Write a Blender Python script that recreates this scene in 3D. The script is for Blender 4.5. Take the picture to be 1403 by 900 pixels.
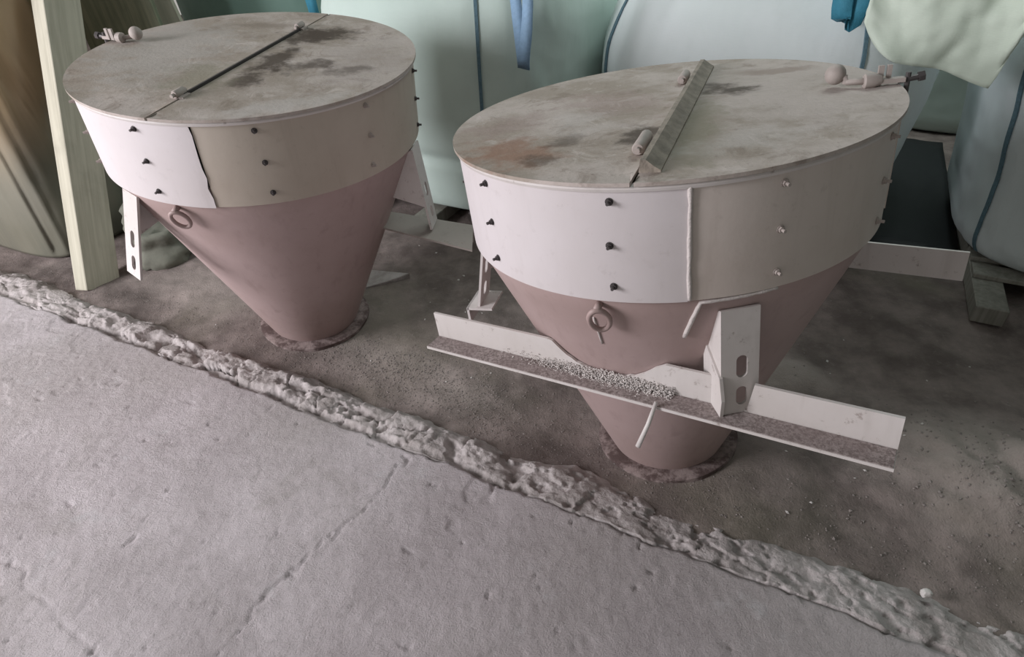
import bpy, bmesh, math, random
import numpy as np
from mathutils import Matrix, Vector

random.seed(7)
sc = bpy.context.scene
for o in list(bpy.data.objects):
    bpy.data.objects.remove(o)

# ------------------------------------------------------------------ camera
cam_d = bpy.data.cameras.new('camera')
cam_d.sensor_width = 36.0
cam_d.lens = 36.0 * 845.97 / 1403.0
cam_d.clip_end = 100
cam = bpy.data.objects.new('camera', cam_d)
sc.collection.objects.link(cam)
PITCH, ROLL = 0.6423, -0.0427
fw = Vector((0, math.cos(PITCH), -math.sin(PITCH)))
up0 = Vector((0, math.sin(PITCH), math.cos(PITCH)))
rt0 = Vector((1, 0, 0))
rt = rt0 * math.cos(ROLL) + up0 * math.sin(ROLL)
up = -rt0 * math.sin(ROLL) + up0 * math.cos(ROLL)
CAM = Vector((-0.5375, -1.5322, 1.6472))
cam.matrix_world = Matrix(((rt.x, up.x, -fw.x, CAM.x), (rt.y, up.y, -fw.y, CAM.y),
                           (rt.z, up.z, -fw.z, CAM.z), (0, 0, 0, 1)))
sc.camera = cam

# ------------------------------------------------------------------ light
world = bpy.data.worlds.new('hall_ambient')
sc.world = world
world.use_nodes = True
bg = world.node_tree.nodes['Background']
bg.inputs['Color'].default_value = (1.0, 0.96, 0.90, 1)
bg.inputs['Strength'].default_value = 0.51


def area(name, loc, target, sx, sy, power, col):
    d = bpy.data.lights.new(name, 'AREA')
    d.shape = 'RECTANGLE'
    d.size, d.size_y, d.energy, d.color = sx, sy, power, col
    o = bpy.data.objects.new(name, d)
    sc.collection.objects.link(o)
    o.location = loc
    o.rotation_euler = (Vector(target) - Vector(loc)).to_track_quat('-Z', 'Y').to_euler()
    return o


# the open gateway of the hall, to the left of the hoppers
area('gateway_daylight', (-4.9, -1.15, 2.0), (-0.9, 0.2, 0.5), 1.5, 1.8, 275, (0.97, 0.96, 1.0))
# translucent roof light above the bags
area('roof_light', (1.0, 2.4, 4.1), (0.6, 1.7, 0.5), 2.4, 2.4, 135, (0.88, 1.0, 0.97))

vs = sc.view_settings
vs.view_transform = 'Standard'
vs.look = 'None'
vs.gamma = 1
vs.use_curve_mapping = False
vs.exposure = -0.22

# ------------------------------------------------------------------ helpers
T = Vector((0.883, -0.469, 0))     # along the row of hoppers
N = Vector((0.469, 0.883, 0))      # away from the slab, towards the bags


def sn(s, n, z=0.0):
    return T * s + N * n + Vector((0, 0, z))


_rs = np.random.RandomState(3)
_tab = _rs.rand(256, 256)


def vnoise(x, y, seed=0):
    x = np.asarray(x, float) + seed * 17.31
    y = np.asarray(y, float) + seed * 9.73
    xi = np.floor(x).astype(int)
    yi = np.floor(y).astype(int)
    fx, fy = x - xi, y - yi
    fx = fx * fx * (3 - 2 * fx)
    fy = fy * fy * (3 - 2 * fy)
    g = lambda a, b: _tab[a % 256, b % 256]
    return (g(xi, yi) * (1 - fx) * (1 - fy) + g(xi + 1, yi) * fx * (1 - fy)
            + g(xi, yi + 1) * (1 - fx) * fy + g(xi + 1, yi + 1) * fx * fy) * 2 - 1


def fbm(x, y, oct=4, seed=0):
    a, t, f = 1.0, 0.0, 1.0
    for i in range(oct):
        t = t + a * vnoise(x * f, y * f, seed + i)
        a *= 0.5
        f *= 2.03
    return t


def sstep(a, b, x):
    t = np.clip((x - a) / (b - a), 0, 1)
    return t * t * (3 - 2 * t)


def link(name, me, mat, parent=None, smooth=False):
    me.name = name
    o = bpy.data.objects.new(name, me)
    sc.collection.objects.link(o)
    if mat is not None and not me.materials:
        me.materials.append(mat)
    if parent is not None:
        o.parent = parent
    if smooth:
        me.polygons.foreach_set('use_smooth', [True] * len(me.polygons))
    return o


def pyobj(name, verts, faces, mat, parent=None, smooth=False):
    me = bpy.data.meshes.new(name)
    me.from_pydata([tuple(v) for v in verts], [], faces)
    me.update()
    return link(name, me, mat, parent, smooth)


def bmobj(name, bm, mat, parent=None, smooth=False):
    bmesh.ops.recalc_face_normals(bm, faces=bm.faces)
    me = bpy.data.meshes.new(name)
    bm.to_mesh(me)
    bm.free()
    return link(name, me, mat, parent, smooth)


def grid_faces(nu, nv, wrap=False):
    F = []
    for j in range(nv - 1):
        for i in range(nu if wrap else nu - 1):
            a = j * nu + i
            b = j * nu + (i + 1) % nu
            F.append((a, b, b + nu, a + nu))
    return F


def np_grid(name, X, Y, Z, mat, parent=None, smooth=True):
    """grid surface from 2-D arrays, fast"""
    nv, nu = X.shape
    co = np.stack([X, Y, Z], -1).reshape(-1, 3)
    idx = np.arange(nu * nv).reshape(nv, nu)
    q = np.stack([idx[:-1, :-1], idx[:-1, 1:], idx[1:, 1:], idx[1:, :-1]], -1).reshape(-1, 4)
    me = bpy.data.meshes.new(name)
    me.vertices.add(len(co))
    me.vertices.foreach_set('co', co.ravel())
    me.loops.add(len(q) * 4)
    me.loops.foreach_set('vertex_index', q.ravel())
    me.polygons.add(len(q))
    me.polygons.foreach_set('loop_start', np.arange(len(q)) * 4)
    me.update(calc_edges=True)
    me.validate()
    return link(name, me, mat, parent, smooth)


def tag(o, label=None, cat=None, group=None, kind=None):
    if label:
        o['label'] = label
    if cat:
        o['category'] = cat
    if group:
        o['group'] = group
    if kind:
        o['kind'] = kind
    return o


def empty(name, M=None):
    o = bpy.data.objects.new(name, None)
    o.empty_display_size = 0.1
    sc.collection.objects.link(o)
    if M is not None:
        o.matrix_world = M
    return o


def box_bm(bm, corners):
    """corners: 8 points, bottom loop then top loop"""
    v = [bm.verts.new(c) for c in corners]
    for f in ((3, 2, 1, 0), (4, 5, 6, 7), (0, 1, 5, 4), (1, 2, 6, 5), (2, 3, 7, 6), (3, 0, 4, 7)):
        bm.faces.new([v[i] for i in f])


def obox(bm, c, ax, ay, az, hx, hy, hz):
    c, ax, ay, az = Vector(c), Vector(ax), Vector(ay), Vector(az)
    P = lambda i, j, k: c + ax * hx * i + ay * hy * j + az * hz * k
    box_bm(bm, [P(-1, -1, -1), P(1, -1, -1), P(1, 1, -1), P(-1, 1, -1),
                P(-1, -1, 1), P(1, -1, 1), P(1, 1, 1), P(-1, 1, 1)])


def bevel(bm, w, seg=2):
    bmesh.ops.recalc_face_normals(bm, faces=bm.faces)
    bmesh.ops.bevel(bm, geom=list(bm.edges), offset=w, segments=seg, affect='EDGES', profile=0.6)


def tube_bm(bm, pts, rad, seg=10, cap=True):
    pts = [Vector(p) for p in pts]
    rads = rad if isinstance(rad, (list, tuple)) else [rad] * len(pts)
    rings, ref = [], None
    for i, p in enumerate(pts):
        d = (pts[min(i + 1, len(pts) - 1)] - pts[max(i - 1, 0)]).normalized()
        if ref is None:
            ref = d.orthogonal().normalized()
        ref = (ref - d * ref.dot(d)).normalized()
        b = d.cross(ref)
        rings.append([bm.verts.new(p + (ref * math.cos(2 * math.pi * k / seg) + b * math.sin(2 * math.pi * k / seg)) * rads[i])
                      for k in range(seg)])
    for a, b in zip(rings, rings[1:]):
        for k in range(seg):
            bm.faces.new((a[k], a[(k + 1) % seg], b[(k + 1) % seg], b[k]))
    if cap:
        bm.faces.new(rings[0][::-1])
        bm.faces.new(rings[-1])


def lathe(name, prof, mat, parent=None, seg=96, smooth=True, jit=0.0):
    """profile of (r, z) revolved"""
    V, F = [], []
    m = len(prof)
    for j in range(seg):
        a = 2 * math.pi * j / seg
        for k, (r, z) in enumerate(prof):
            rr = r + jit * float(vnoise(3 * math.cos(a) + 5, 3 * math.sin(a) + 5 + z * 4, k % 3))
            V.append((rr * math.cos(a), rr * math.sin(a), z))
    for j in range(seg):
        for k in range(m - 1):
            F.append((j * m + k, ((j + 1) % seg) * m + k, ((j + 1) % seg) * m + k + 1, j * m + k + 1))
    o = pyobj(name, V, F, mat, parent, smooth)
    if smooth:
        sharp(o)
    return o


def sharp(o, ang=35):
    o.data.polygons.foreach_set('use_smooth', [True] * len(o.data.polygons))
    o.data.set_sharp_from_angle(angle=math.radians(ang))


# ------------------------------------------------------------------ materials
class G:
    """tiny node-graph writer"""

    def __init__(self, name):
        self.m = bpy.data.materials.new(name)
        self.m.use_nodes = True
        self.nt = self.m.node_tree
        self.b = self.nt.nodes['Principled BSDF']
        self.tc = self.nt.nodes.new('ShaderNodeTexCoord')
        self.co = self.tc.outputs['Object']

    def _set(self, sock, v):
        if isinstance(v, bpy.types.NodeSocket):
            self.nt.links.new(v, sock)
        elif isinstance(v, (tuple, list)) and len(v) == 3 and sock.type == 'RGBA':
            sock.default_value = (*v, 1)
        else:
            sock.default_value = v

    def math(self, op, a, b=0.0, c=0.0, clamp=False):
        n = self.nt.nodes.new('ShaderNodeMath')
        n.operation = op
        n.use_clamp = clamp
        for i, v in enumerate((a, b, c)):
            self._set(n.inputs[i], v)
        return n.outputs[0]

    def noise(self, scale, detail=4, rough=0.55, vec=None, stretch=None, dist=0.0):
        v = vec or self.co
        if stretch:
            mp = self.nt.nodes.new('ShaderNodeMapping')
            self.nt.links.new(v, mp.inputs[0])
            mp.inputs['Scale'].default_value = stretch
            v = mp.outputs[0]
        n = self.nt.nodes.new('ShaderNodeTexNoise')
        self.nt.links.new(v, n.inputs['Vector'])
        n.inputs['Scale'].default_value = scale
        n.inputs['Detail'].default_value = detail
        n.inputs['Roughness'].default_value = rough
        n.inputs['Distortion'].default_value = dist
        return n.outputs['Fac']

    def voro(self, scale, feature='F1', vec=None):
        n = self.nt.nodes.new('ShaderNodeTexVoronoi')
        n.feature = feature
        self.nt.links.new(vec or self.co, n.inputs['Vector'])
        n.inputs['Scale'].default_value = scale
        return n.outputs['Distance']

    def ramp(self, f, a, b, lo=0.0, hi=1.0):
        n = self.nt.nodes.new('ShaderNodeMapRange')
        n.interpolation_type = 'SMOOTHSTEP'
        self._set(n.inputs['Value'], f)
        n.inputs['From Min'].default_value = a
        n.inputs['From Max'].default_value = b
        n.inputs['To Min'].default_value = lo
        n.inputs['To Max'].default_value = hi
        return n.outputs[0]

    def mix(self, f, a, b, mode='MIX'):
        n = self.nt.nodes.new('ShaderNodeMix')
        n.data_type = 'RGBA'
        n.blend_type = mode
        self._set(n.inputs[0], f)
        self._set(n.inputs[6], a)
        self._set(n.inputs[7], b)
        return n.outputs[2]

    def xyz(self):
        n = self.nt.nodes.new('ShaderNodeSeparateXYZ')
        self.nt.links.new(self.co, n.inputs[0])
        return n.outputs

    def spot(self, cx, cy, rx, ry, ang=0.0, wob=1.15, scale=13.0):
        """irregular stain mask around (cx, cy) in object x, y"""
        mp = self.nt.nodes.new('ShaderNodeMapping')
        mp.vector_type = 'TEXTURE'
        self.nt.links.new(self.co, mp.inputs[0])
        mp.inputs['Location'].default_value = (cx, cy, 0)
        mp.inputs['Rotation'].default_value = (0, 0, ang)
        mp.inputs['Scale'].default_value = (rx, ry, 10)
        vl = self.nt.nodes.new('ShaderNodeVectorMath')
        vl.operation = 'LENGTH'
        self.nt.links.new(mp.outputs[0], vl.inputs[0])
        d = self.math('ADD', vl.outputs['Value'], self.math('MULTIPLY', self.math('SUBTRACT', self.noise(scale, 5, 0.65), 0.5), wob * 2.4))
        return self.ramp(d, 1.15, 0.3)

    def bump(self, h, strength=0.4, dist=0.01):
        n = self.nt.nodes.new('ShaderNodeBump')
        n.inputs['Strength'].default_value = strength
        n.inputs['Distance'].default_value = dist
        self._set(n.inputs['Height'], h)
        self.nt.links.new(n.outputs[0], self.b.inputs['Normal'])

    def out(self, col, rough=0.7, metal=0.0, spec=0.4):
        self._set(self.b.inputs['Base Color'], col)
        self._set(self.b.inputs['Roughness'], rough)
        self.b.inputs['Metallic'].default_value = metal
        self.b.inputs['Specular IOR Level'].default_value = spec
        return self.m


def m_paint(name, col, dirt, amount=0.5, rust=0.0, rough=0.55, low_dirt=False):
    g = G(name)
    n1 = g.noise(2.3, 6, 0.6)
    n2 = g.noise(14, 5, 0.6)
    n3 = g.noise(8, 4, 0.6, stretch=(3, 3, 0.35))
    c = g.mix(g.ramp(n1, 0.35, 0.75, 0, amount), col, dirt)
    c = g.mix(g.ramp(n3, 0.5, 0.8, 0, amount * 0.6), c, tuple(x * 0.8 for x in dirt))
    c = g.mix(g.ramp(n2, 0.60, 0.78, 0, amount * 0.5), c, tuple(x * 0.7 for x in dirt))
    if rust:
        c = g.mix(g.ramp(g.noise(26, 6, 0.75), 0.58, 0.68, 0, rust), c, (0.16, 0.105, 0.085))
    g.bump(g.math('ADD', n2, g.math('MULTIPLY', g.noise(120, 3), 0.4)), 0.10, 0.004)
    return g.out(c, rough)


def m_plain(name, col, rough=0.6, metal=0.0, var=0.3, scale=20, bump=0.15):
    g = G(name)
    n = g.noise(scale, 5, 0.6)
    c = g.mix(g.ramp(n, 0.3, 0.75, 0, var), col, tuple(x * 0.45 for x in col))
    g.bump(g.noise(scale * 4, 4), bump, 0.004)
    return g.out(c, rough, metal)


MAT = {}
MAT['band_light'] = m_paint('band_paint_pale', (0.60, 0.55, 0.56), (0.48, 0.425, 0.41), 0.4, 0.10)
MAT['band_shade_tan'] = m_paint('band_paint_tan_shade', (0.48, 0.42, 0.36), (0.37, 0.30, 0.25), 0.55, 0.12)  # darker tan of the left hopper's shadow side, put into the sheet colour
MAT['cone'] = m_paint('cone_primer_pink', (0.42, 0.315, 0.305), (0.33, 0.235, 0.215), 0.7, 0.1, 0.5)
MAT['band_shade_warm'] = m_paint('band_paint_warm_shade', (0.59, 0.52, 0.48), (0.46, 0.385, 0.34), 0.55, 0.12)  # sheet paint with the browner shadow side of the right hopper mixed in
MAT['steel_paint'] = m_paint('frame_paint', (0.60, 0.555, 0.54), (0.44, 0.39, 0.36), 0.5, 0.5)
MAT['steel_dark'] = m_plain('dark_bolt_steel', (0.09, 0.08, 0.08), 0.5, 0.4)
MAT['steel_pale'] = m_plain('painted_bolt', (0.40, 0.345, 0.32), 0.65)
MAT['weld'] = m_plain('weld_bead_paint', (0.60, 0.54, 0.52), 0.5, 0, 0.25, 60, 0.5)
MAT['hole'] = m_plain('slot_inside', (0.05, 0.04, 0.04), 0.9)
MAT['strap'] = m_plain('strap_webbing_blue', (0.27, 0.42, 0.60), 0.7, 0, 0.3, 60, 0.4)
MAT['strap_teal'] = m_plain('strap_webbing_teal', (0.05, 0.25, 0.36), 0.7, 0, 0.3, 60, 0.4)
MAT['seam'] = m_plain('seam_tape_greyblue', (0.13, 0.22, 0.27), 0.8, 0, 0.5, 80, 0.6)
MAT['stitch'] = m_plain('white_stitching', (0.60, 0.64, 0.68), 0.8)


def m_flange():
    g = G('flange_rust_dust')
    n = g.noise(16, 6, 0.7)
    c = g.mix(g.ramp(n, 0.42, 0.62), (0.09, 0.06, 0.056), (0.27, 0.21, 0.20))
    g.bump(g.noise(60, 5, 0.7), 0.6, 0.006)
    return g.out(c, 0.9)


MAT['flange'] = m_flange()


def m_dusty():
    g = G('angle_dusty_top')
    n = g.noise(130, 4, 0.7)
    c = g.mix(g.ramp(n, 0.35, 0.65), (0.17, 0.135, 0.128), (0.36, 0.305, 0.295))
    c = g.mix(g.ramp(g.noise(7, 3), 0.4, 0.7, 0, 0.5), c, (0.20, 0.155, 0.15))
    g.bump(n, 0.5, 0.004)
    return g.out(c, 0.95)


MAT['dusty'] = m_dusty()


def m_lid(name, stains):
    g = G(name)
    n1 = g.noise(3.2, 6, 0.65)
    n2 = g.noise(11, 6, 0.7, dist=0.6)
    n3 = g.noise(70, 4, 0.6)
    c = g.mix(g.ramp(n1, 0.40, 0.60), (0.46, 0.40, 0.37), (0.33, 0.28, 0.24))
    c = g.mix(g.ramp(n2, 0.52, 0.68, 0, 0.55), c, (0.20, 0.155, 0.125))
    c = g.mix(g.ramp(n2, 0.45, 0.32, 0, 0.7), c, (0.53, 0.47, 0.44))
    c = g.mix(g.ramp(n3, 0.62, 0.74, 0, 0.45), c, (0.14, 0.10, 0.08))
    for (cx, cy, rx, ry, ang, st, col) in stains:
        m = g.spot(cx, cy, rx, ry, ang)
        c = g.mix(g.math('MULTIPLY', m, st), c, col)
    g.bump(g.math('ADD', n2, g.math('MULTIPLY', n3, 0.6)), 0.35, 0.006)
    return g.out(c, 0.8, 0, 0.25)


def m_concrete():
    g = G('slab_concrete')
    n0 = g.noise(0.9, 3, 0.5)
    n1 = g.noise(3.5, 6, 0.65)
    n2 = g.noise(26, 6, 0.7)
    n3 = g.noise(230, 4, 0.8)
    n5 = g.noise(75, 4, 0.7)
    c = g.mix(g.ramp(n1, 0.3, 0.7), (0.42, 0.375, 0.383), (0.565, 0.51, 0.527))
    c = g.mix(g.ramp(n0, 0.42, 0.60, 0, 0.7), c, (0.40, 0.36, 0.355))
    c = g.mix(g.ramp(g.noise(2.1, 5, 0.7, dist=0.8), 0.55, 0.68, 0, 0.5), c, (0.34, 0.305, 0.295))
    c = g.mix(g.ramp(n2, 0.55, 0.75, 0, 0.45), c, (0.22, 0.20, 0.19))
    c = g.mix(g.ramp(n3, 0.56, 0.68, 0, 0.4), c, (0.64, 0.60, 0.61))
    c = g.mix(g.ramp(n3, 0.45, 0.33, 0, 0.35), c, (0.21, 0.187, 0.183))
    c = g.mix(g.ramp(g.noise(5, 5, 0.7), 0.60, 0.72, 0, 0.55), c, (0.54, 0.52, 0.53))
    c = g.mix(g.ramp(n5, 0.54, 0.70, 0, 0.28), c, (0.25, 0.225, 0.22))
    c = g.mix(g.ramp(n5, 0.44, 0.30, 0, 0.25), c, (0.60, 0.56, 0.57))
    g.bump(g.math('ADD', g.math('MULTIPLY', n3, 0.8), n5), 0.8, 0.006)
    return g.out(c, 0.9, 0, 0.2)


def m_rubble():
    g = G('broken_concrete')
    n1 = g.noise(9, 6, 0.65)
    n3 = g.noise(110, 4, 0.7)
    n4 = g.noise(30, 5, 0.7)
    c = g.mix(g.ramp(n1, 0.35, 0.65), (0.34, 0.302, 0.292), (0.52, 0.47, 0.465))
    c = g.mix(g.ramp(n4, 0.56, 0.74, 0, 0.55), c, (0.20, 0.175, 0.165))
    c = g.mix(g.ramp(n3, 0.62, 0.75, 0, 0.5), c, (0.60, 0.56, 0.54))
    c = g.mix(g.ramp(n3, 0.40, 0.26, 0, 0.6), c, (0.13, 0.11, 0.10))
    g.bump(g.math('ADD', n3, n4), 0.7, 0.007)
    return g.out(c, 0.95, 0, 0.15)


def m_dirt():
    g = G('ground_dirt')
    n0 = g.noise(0.8, 4, 0.6)
    n1 = g.noise(4, 6, 0.65)
    n2 = g.noise(28, 6, 0.7)
    n3 = g.noise(160, 3, 0.7)
    c = g.mix(g.ramp(n1, 0.33, 0.68), (0.133, 0.108, 0.100), (0.268, 0.22, 0.205))
    c = g.mix(g.ramp(n0, 0.52, 0.68, 0, 0.45), c, (0.19, 0.175, 0.13))
    c = g.mix(g.ramp(n2, 0.56, 0.72, 0, 0.4), c, (0.33, 0.28, 0.26))
    c = g.mix(g.ramp(n3, 0.66, 0.76, 0, 0.5), c, (0.42, 0.38, 0.35))
    # pale cement dust spilled along the broken edge and on the heap (a stain of its own)
    for (s, n, rs, rn, st) in ((-1.05, -0.12, 0.55, 0.16, 0.5), (-2.3, 0.0, 0.7, 0.2, 0.4), (1.15, 0.25, 0.55, 0.35, 0.75), (0.35, 0.5, 0.2, 0.12, 0.6)):
        q = sn(s, n)
        m = g.spot(q.x, q.y, rs, rn, math.atan2(T.y, T.x), 0.5, 6)
        c = g.mix(g.math('MULTIPLY', m, st), c, (0.36, 0.31, 0.285))
    g.bump(g.math('ADD', n2, g.math('MULTIPLY', n3, 0.5)), 0.6, 0.010)
    return g.out(c, 0.95, 0, 0.15)


def m_bag(name, col, dark):
    g = G(name)
    n1 = g.noise(2.0, 4, 0.6)
    n2 = g.noise(9, 4, 0.6, stretch=(1, 1, 0.3))
    c = g.mix(g.ramp(n1, 0.3, 0.7, 0, 0.6), col, dark)
    c = g.mix(g.ramp(n2, 0.5, 0.8, 0, 0.25), c, tuple(x * 0.8 for x in dark))
    w = g.nt.nodes.new('ShaderNodeTexWave')
    w.bands_direction = 'Z'
    w.inputs['Scale'].default_value = 60
    g.nt.links.new(g.co, w.inputs[0])
    g.bump(g.math('ADD', g.math('MULTIPLY', w.outputs['Fac'], 0.06), n2), 0.25, 0.012)
    m = g.out(c, 0.6, 0, 0.3)
    return m


def m_wood(name, a, b):
    g = G(name)
    n = g.noise(3.0, 6, 0.6, stretch=(14, 14, 0.7), dist=0.5)
    c = g.mix(g.ramp(n, 0.3, 0.7), a, b)
    c = g.mix(g.ramp(g.noise(5, 4), 0.5, 0.75, 0, 0.4), c, tuple(x * 0.6 for x in b))
    g.bump(n, 0.25, 0.004)
    return g.out(c, 0.75, 0, 0.25)


def m_film():
    g = G('brown_film_wrap')
    n = g.noise(1.6, 3, 0.5, stretch=(3, 3, 0.5), dist=0.5)
    n2 = g.noise(1.4, 3, 0.5)
    c = g.mix(g.ramp(n, 0.35, 0.65), (0.22, 0.15, 0.08), (0.34, 0.25, 0.15))
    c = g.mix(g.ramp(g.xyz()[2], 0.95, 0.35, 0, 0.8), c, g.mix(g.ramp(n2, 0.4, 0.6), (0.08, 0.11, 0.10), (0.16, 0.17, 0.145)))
    g.bump(n, 0.5, 0.03)
    return g.out(c, 0.3, 0, 0.6)


MAT['slab'] = m_concrete()
MAT['rubble'] = m_rubble()
MAT['dirt'] = m_dirt()
MAT['bag_grey'] = m_bag('bag_fabric_greygreen', (0.58, 0.68, 0.635), (0.49, 0.60, 0.55))
MAT['bag_white'] = m_bag('bag_fabric_white', (0.76, 0.81, 0.82), (0.66, 0.73, 0.72))
MAT['bag_cool'] = m_bag('bag_fabric_bluewhite', (0.68, 0.75, 0.77), (0.60, 0.67, 0.68))
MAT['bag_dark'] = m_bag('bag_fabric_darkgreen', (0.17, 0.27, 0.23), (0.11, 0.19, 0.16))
MAT['flap'] = m_bag('flap_fabric_cream', (0.68, 0.76, 0.66), (0.60, 0.68, 0.58))
MAT['wood'] = m_wood('pale_timber', (0.52, 0.49, 0.40), (0.40, 0.375, 0.30))
MAT['wood_old'] = m_wood('mossy_board', (0.26, 0.26, 0.18), (0.15, 0.16, 0.11))
MAT['wood_pallet'] = m_wood('pallet_timber', (0.28, 0.27, 0.24), (0.20, 0.19, 0.165))
MAT['film'] = m_film()
MAT['wall'] = m_plain('back_wall_render', (0.30, 0.33, 0.31), 0.9, 0, 0.4, 3)
MAT['gravel'] = m_plain('grey_gravel', (0.27, 0.235, 0.22), 0.95, 0, 0.6, 30)
MAT['crumb'] = m_plain('mortar_crumbs', (0.66, 0.61, 0.59), 0.95, 0, 0.5, 60)
MAT['pebble'] = m_plain('pale_pebble', (0.62, 0.58, 0.56), 0.9, 0, 0.3, 60)

# ------------------------------------------------------------------ hopper frames (fitted poses)
HOP = {
    'R': (Vector((0, 0, 0)), -0.0823, -0.1085),
    'L': (Vector((-1.4329, 0.7882, 0.0284)), 0.0698, 0.0472),
}


def hop_matrix(k):
    o, tx, ty = HOP[k]
    return Matrix.Translation(o) @ Matrix.Rotation(tx, 4, 'X') @ Matrix.Rotation(ty, 4, 'Y')


# ------------------------------------------------------------------ ground
SLAB_Z, EDGE, RUB = 0.06, -0.485, -0.30


def ground_h(s, n):
    """height of the dirt at row coordinates"""
    x = T.x * s + N.x * n
    y = T.y * s + N.y * n
    h = 0.012 * fbm(s * 2.2, n * 2.2, 4, 1) + 0.004 * fbm(s * 14, n * 14, 3, 5)
    # heap of dirt and rubble at the right
    h = h + 0.10 * np.exp(-(((s - 1.12) / 0.42) ** 2 + ((n - 0.22) / 0.26) ** 2)) * (1 + 0.35 * fbm(s * 7, n * 7, 3, 8))
    # small dusty hump behind the right hopper
    h = h + 0.05 * np.exp(-(((s - 0.36) / 0.13) ** 2 + ((n - 0.52) / 0.10) ** 2))
    # dirt banked against the broken edge
    h = h + 0.018 * sstep(-0.12, -0.33, n) * (0.6 + 0.5 * vnoise(s * 4, n * 3, 12))
    # trodden level under each hopper
    for k in 'RL':
        o = HOP[k][0]
        M = hop_matrix(k)
        w = M.col[2]
        pl = o.z - (w.x * (x - o.x) + w.y * (y - o.y)) / w.z
        r = np.hypot(x - o.x, y - o.y)
        wt = 1 - sstep(0.22, 0.62, r)
        h = h * (1 - wt) + (pl + 0.25 * h) * wt
    return h


def edge_n(s):
    return EDGE + 0.012 * vnoise(s * 6, s * 0, 2) + 0.006 * vnoise(s * 23, s * 0 + 3, 4) + 0.004 * vnoise(s * 70, s * 0, 6)


def uneven(a, b, c, d, fine, coarse):
    mid = np.arange(b, c, fine)
    lo = b - np.cumsum(np.geomspace(fine, coarse, 40))
    hi = c + np.cumsum(np.geomspace(fine, coarse, 40))
    lo = lo[lo > a]
    hi = hi[hi < d]
    return np.concatenate([[a], lo[::-1], mid, hi, [d]])


S_, N_ = np.meshgrid(uneven(-9, -3.7, 1.7, 7, 0.012, 0.6), np.concatenate([uneven(-0.42, -0.41, 1.25, 8.0, 0.012, 0.5)]))
H_ = ground_h(S_, N_)
floor = np_grid('floor', T.x * S_ + N.x * N_, T.y * S_ + N.y * N_, H_, MAT['dirt'])
tag(floor, 'dark trodden dirt floor under the hoppers', kind='structure')

# concrete slab: top, with the broken edge and a crack
CR = [(-0.82, -1.30), (-0.824, -1.224), (-0.821, -1.15), (-0.817, -1.085), (-0.806, -1.024), (-0.782, -0.895), (-0.763, -0.815), (-0.754, -0.736), (-0.753, -0.641), (-0.771, -0.56)]


def seg_dist(s, n, pts):
    d = np.full(s.shape, 9.0)
    for (a, b), (c, e) in zip(pts, pts[1:]):
        vx, vy = c - a, e - b
        t = np.clip(((s - a) * vx + (n - b) * vy) / (vx * vx + vy * vy), 0, 1)
        d = np.minimum(d, np.hypot(s - a - t * vx, n - b - t * vy))
    return d


ss = uneven(-8, -3.5, 1.1, 5, 0.0065, 0.5)
tt = np.concatenate([[0, 0.0001, 0.003, 0.006, 0.010], 0.010 + np.cumsum(np.full(160, 0.0068)), 1.10 + np.cumsum(np.geomspace(0.008, 0.4, 40))])
S2, T2 = np.meshgrid(ss, tt)
E2 = edge_n(S2)
N2 = E2 - np.maximum(T2 - 0.0001, 0)
Z2 = SLAB_Z + 0.0025 * fbm(S2 * 2.0, N2 * 2.0, 2, 20) + 0.0011 * fbm(S2 * 40, N2 * 40, 2, 22)
Z2 = Z2 - 0.012 * sstep(0.016, 0.0, T2)
Z2 = Z2 - 0.012 * sstep(0.012, 0.0, T2) * (vnoise(S2 * 30, S2 * 0, 30) > 0.2)
wob = 0.013 * vnoise(S2 * 16, N2 * 16, 40) + 0.006 * vnoise(S2 * 45, N2 * 45, 41)
dcr = seg_dist(S2 + wob, N2 - wob, CR)
Z2 = Z2 - 0.009 * sstep(0.0048, 0.0, dcr) * (0.75 + 0.25 * vnoise(S2 * 9, N2 * 9, 44))
dcr2 = seg_dist(S2 + wob, N2, [(-0.463, -0.46), (-0.429, -0.506), (-0.427, -0.553)])
Z2 = Z2 - 0.006 * sstep(0.006, 0.0, dcr2)
# shallow patch of lost skin at the lower left and by the edge at the right
dll = seg_dist(S2 + wob, N2 + wob, [(-1.75, -1.34), (-1.632, -1.362), (-1.549, -1.357), (-1.43, -1.38), (-1.305, -1.403), (-1.193, -1.404), (-1.0, -1.45)])
Z2 = Z2 - 0.0045 * sstep(0.007, 0.0, dll)
pt = fbm(S2 * 3.1, N2 * 3.1, 4, 50)
Z2 = Z2 - 0.003 * sstep(0.62, 0.66, pt)
pits = vnoise(S2 * 34, N2 * 34, 52)
Z2 = Z2 - 0.006 * sstep(0.86, 0.97, pits)
Z2[0, :] = -0.06
slab = np_grid('floor_slab', T.x * S2 + N.x * N2, T.y * S2 + N.y * N2, Z2, MAT['slab'])
tag(slab, 'pale grey cracked concrete floor slab with a broken edge', kind='structure')

# broken strip along the slab edge
ss = np.arange(-4.2, 2.0, 0.0055)
tt = np.linspace(0, 1, 58)
S3, T3 = np.meshgrid(ss, tt)
far = RUB + 0.03 * vnoise(S3 * 3.5, S3 * 0, 60) + 0.024 * np.abs(vnoise(S3 * 8, S3 * 0, 61)) + 0.008 * vnoise(S3 * 34, S3 * 0, 62)
near = edge_n(S3) - 0.03
N3 = near + (far - near) * T3
fine = fbm(S3 * 45, N3 * 45, 4, 66)
u3 = (N3 - edge_n(S3)) / (far - edge_n(S3))
right = sstep(-0.5, 0.15, S3)
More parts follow.
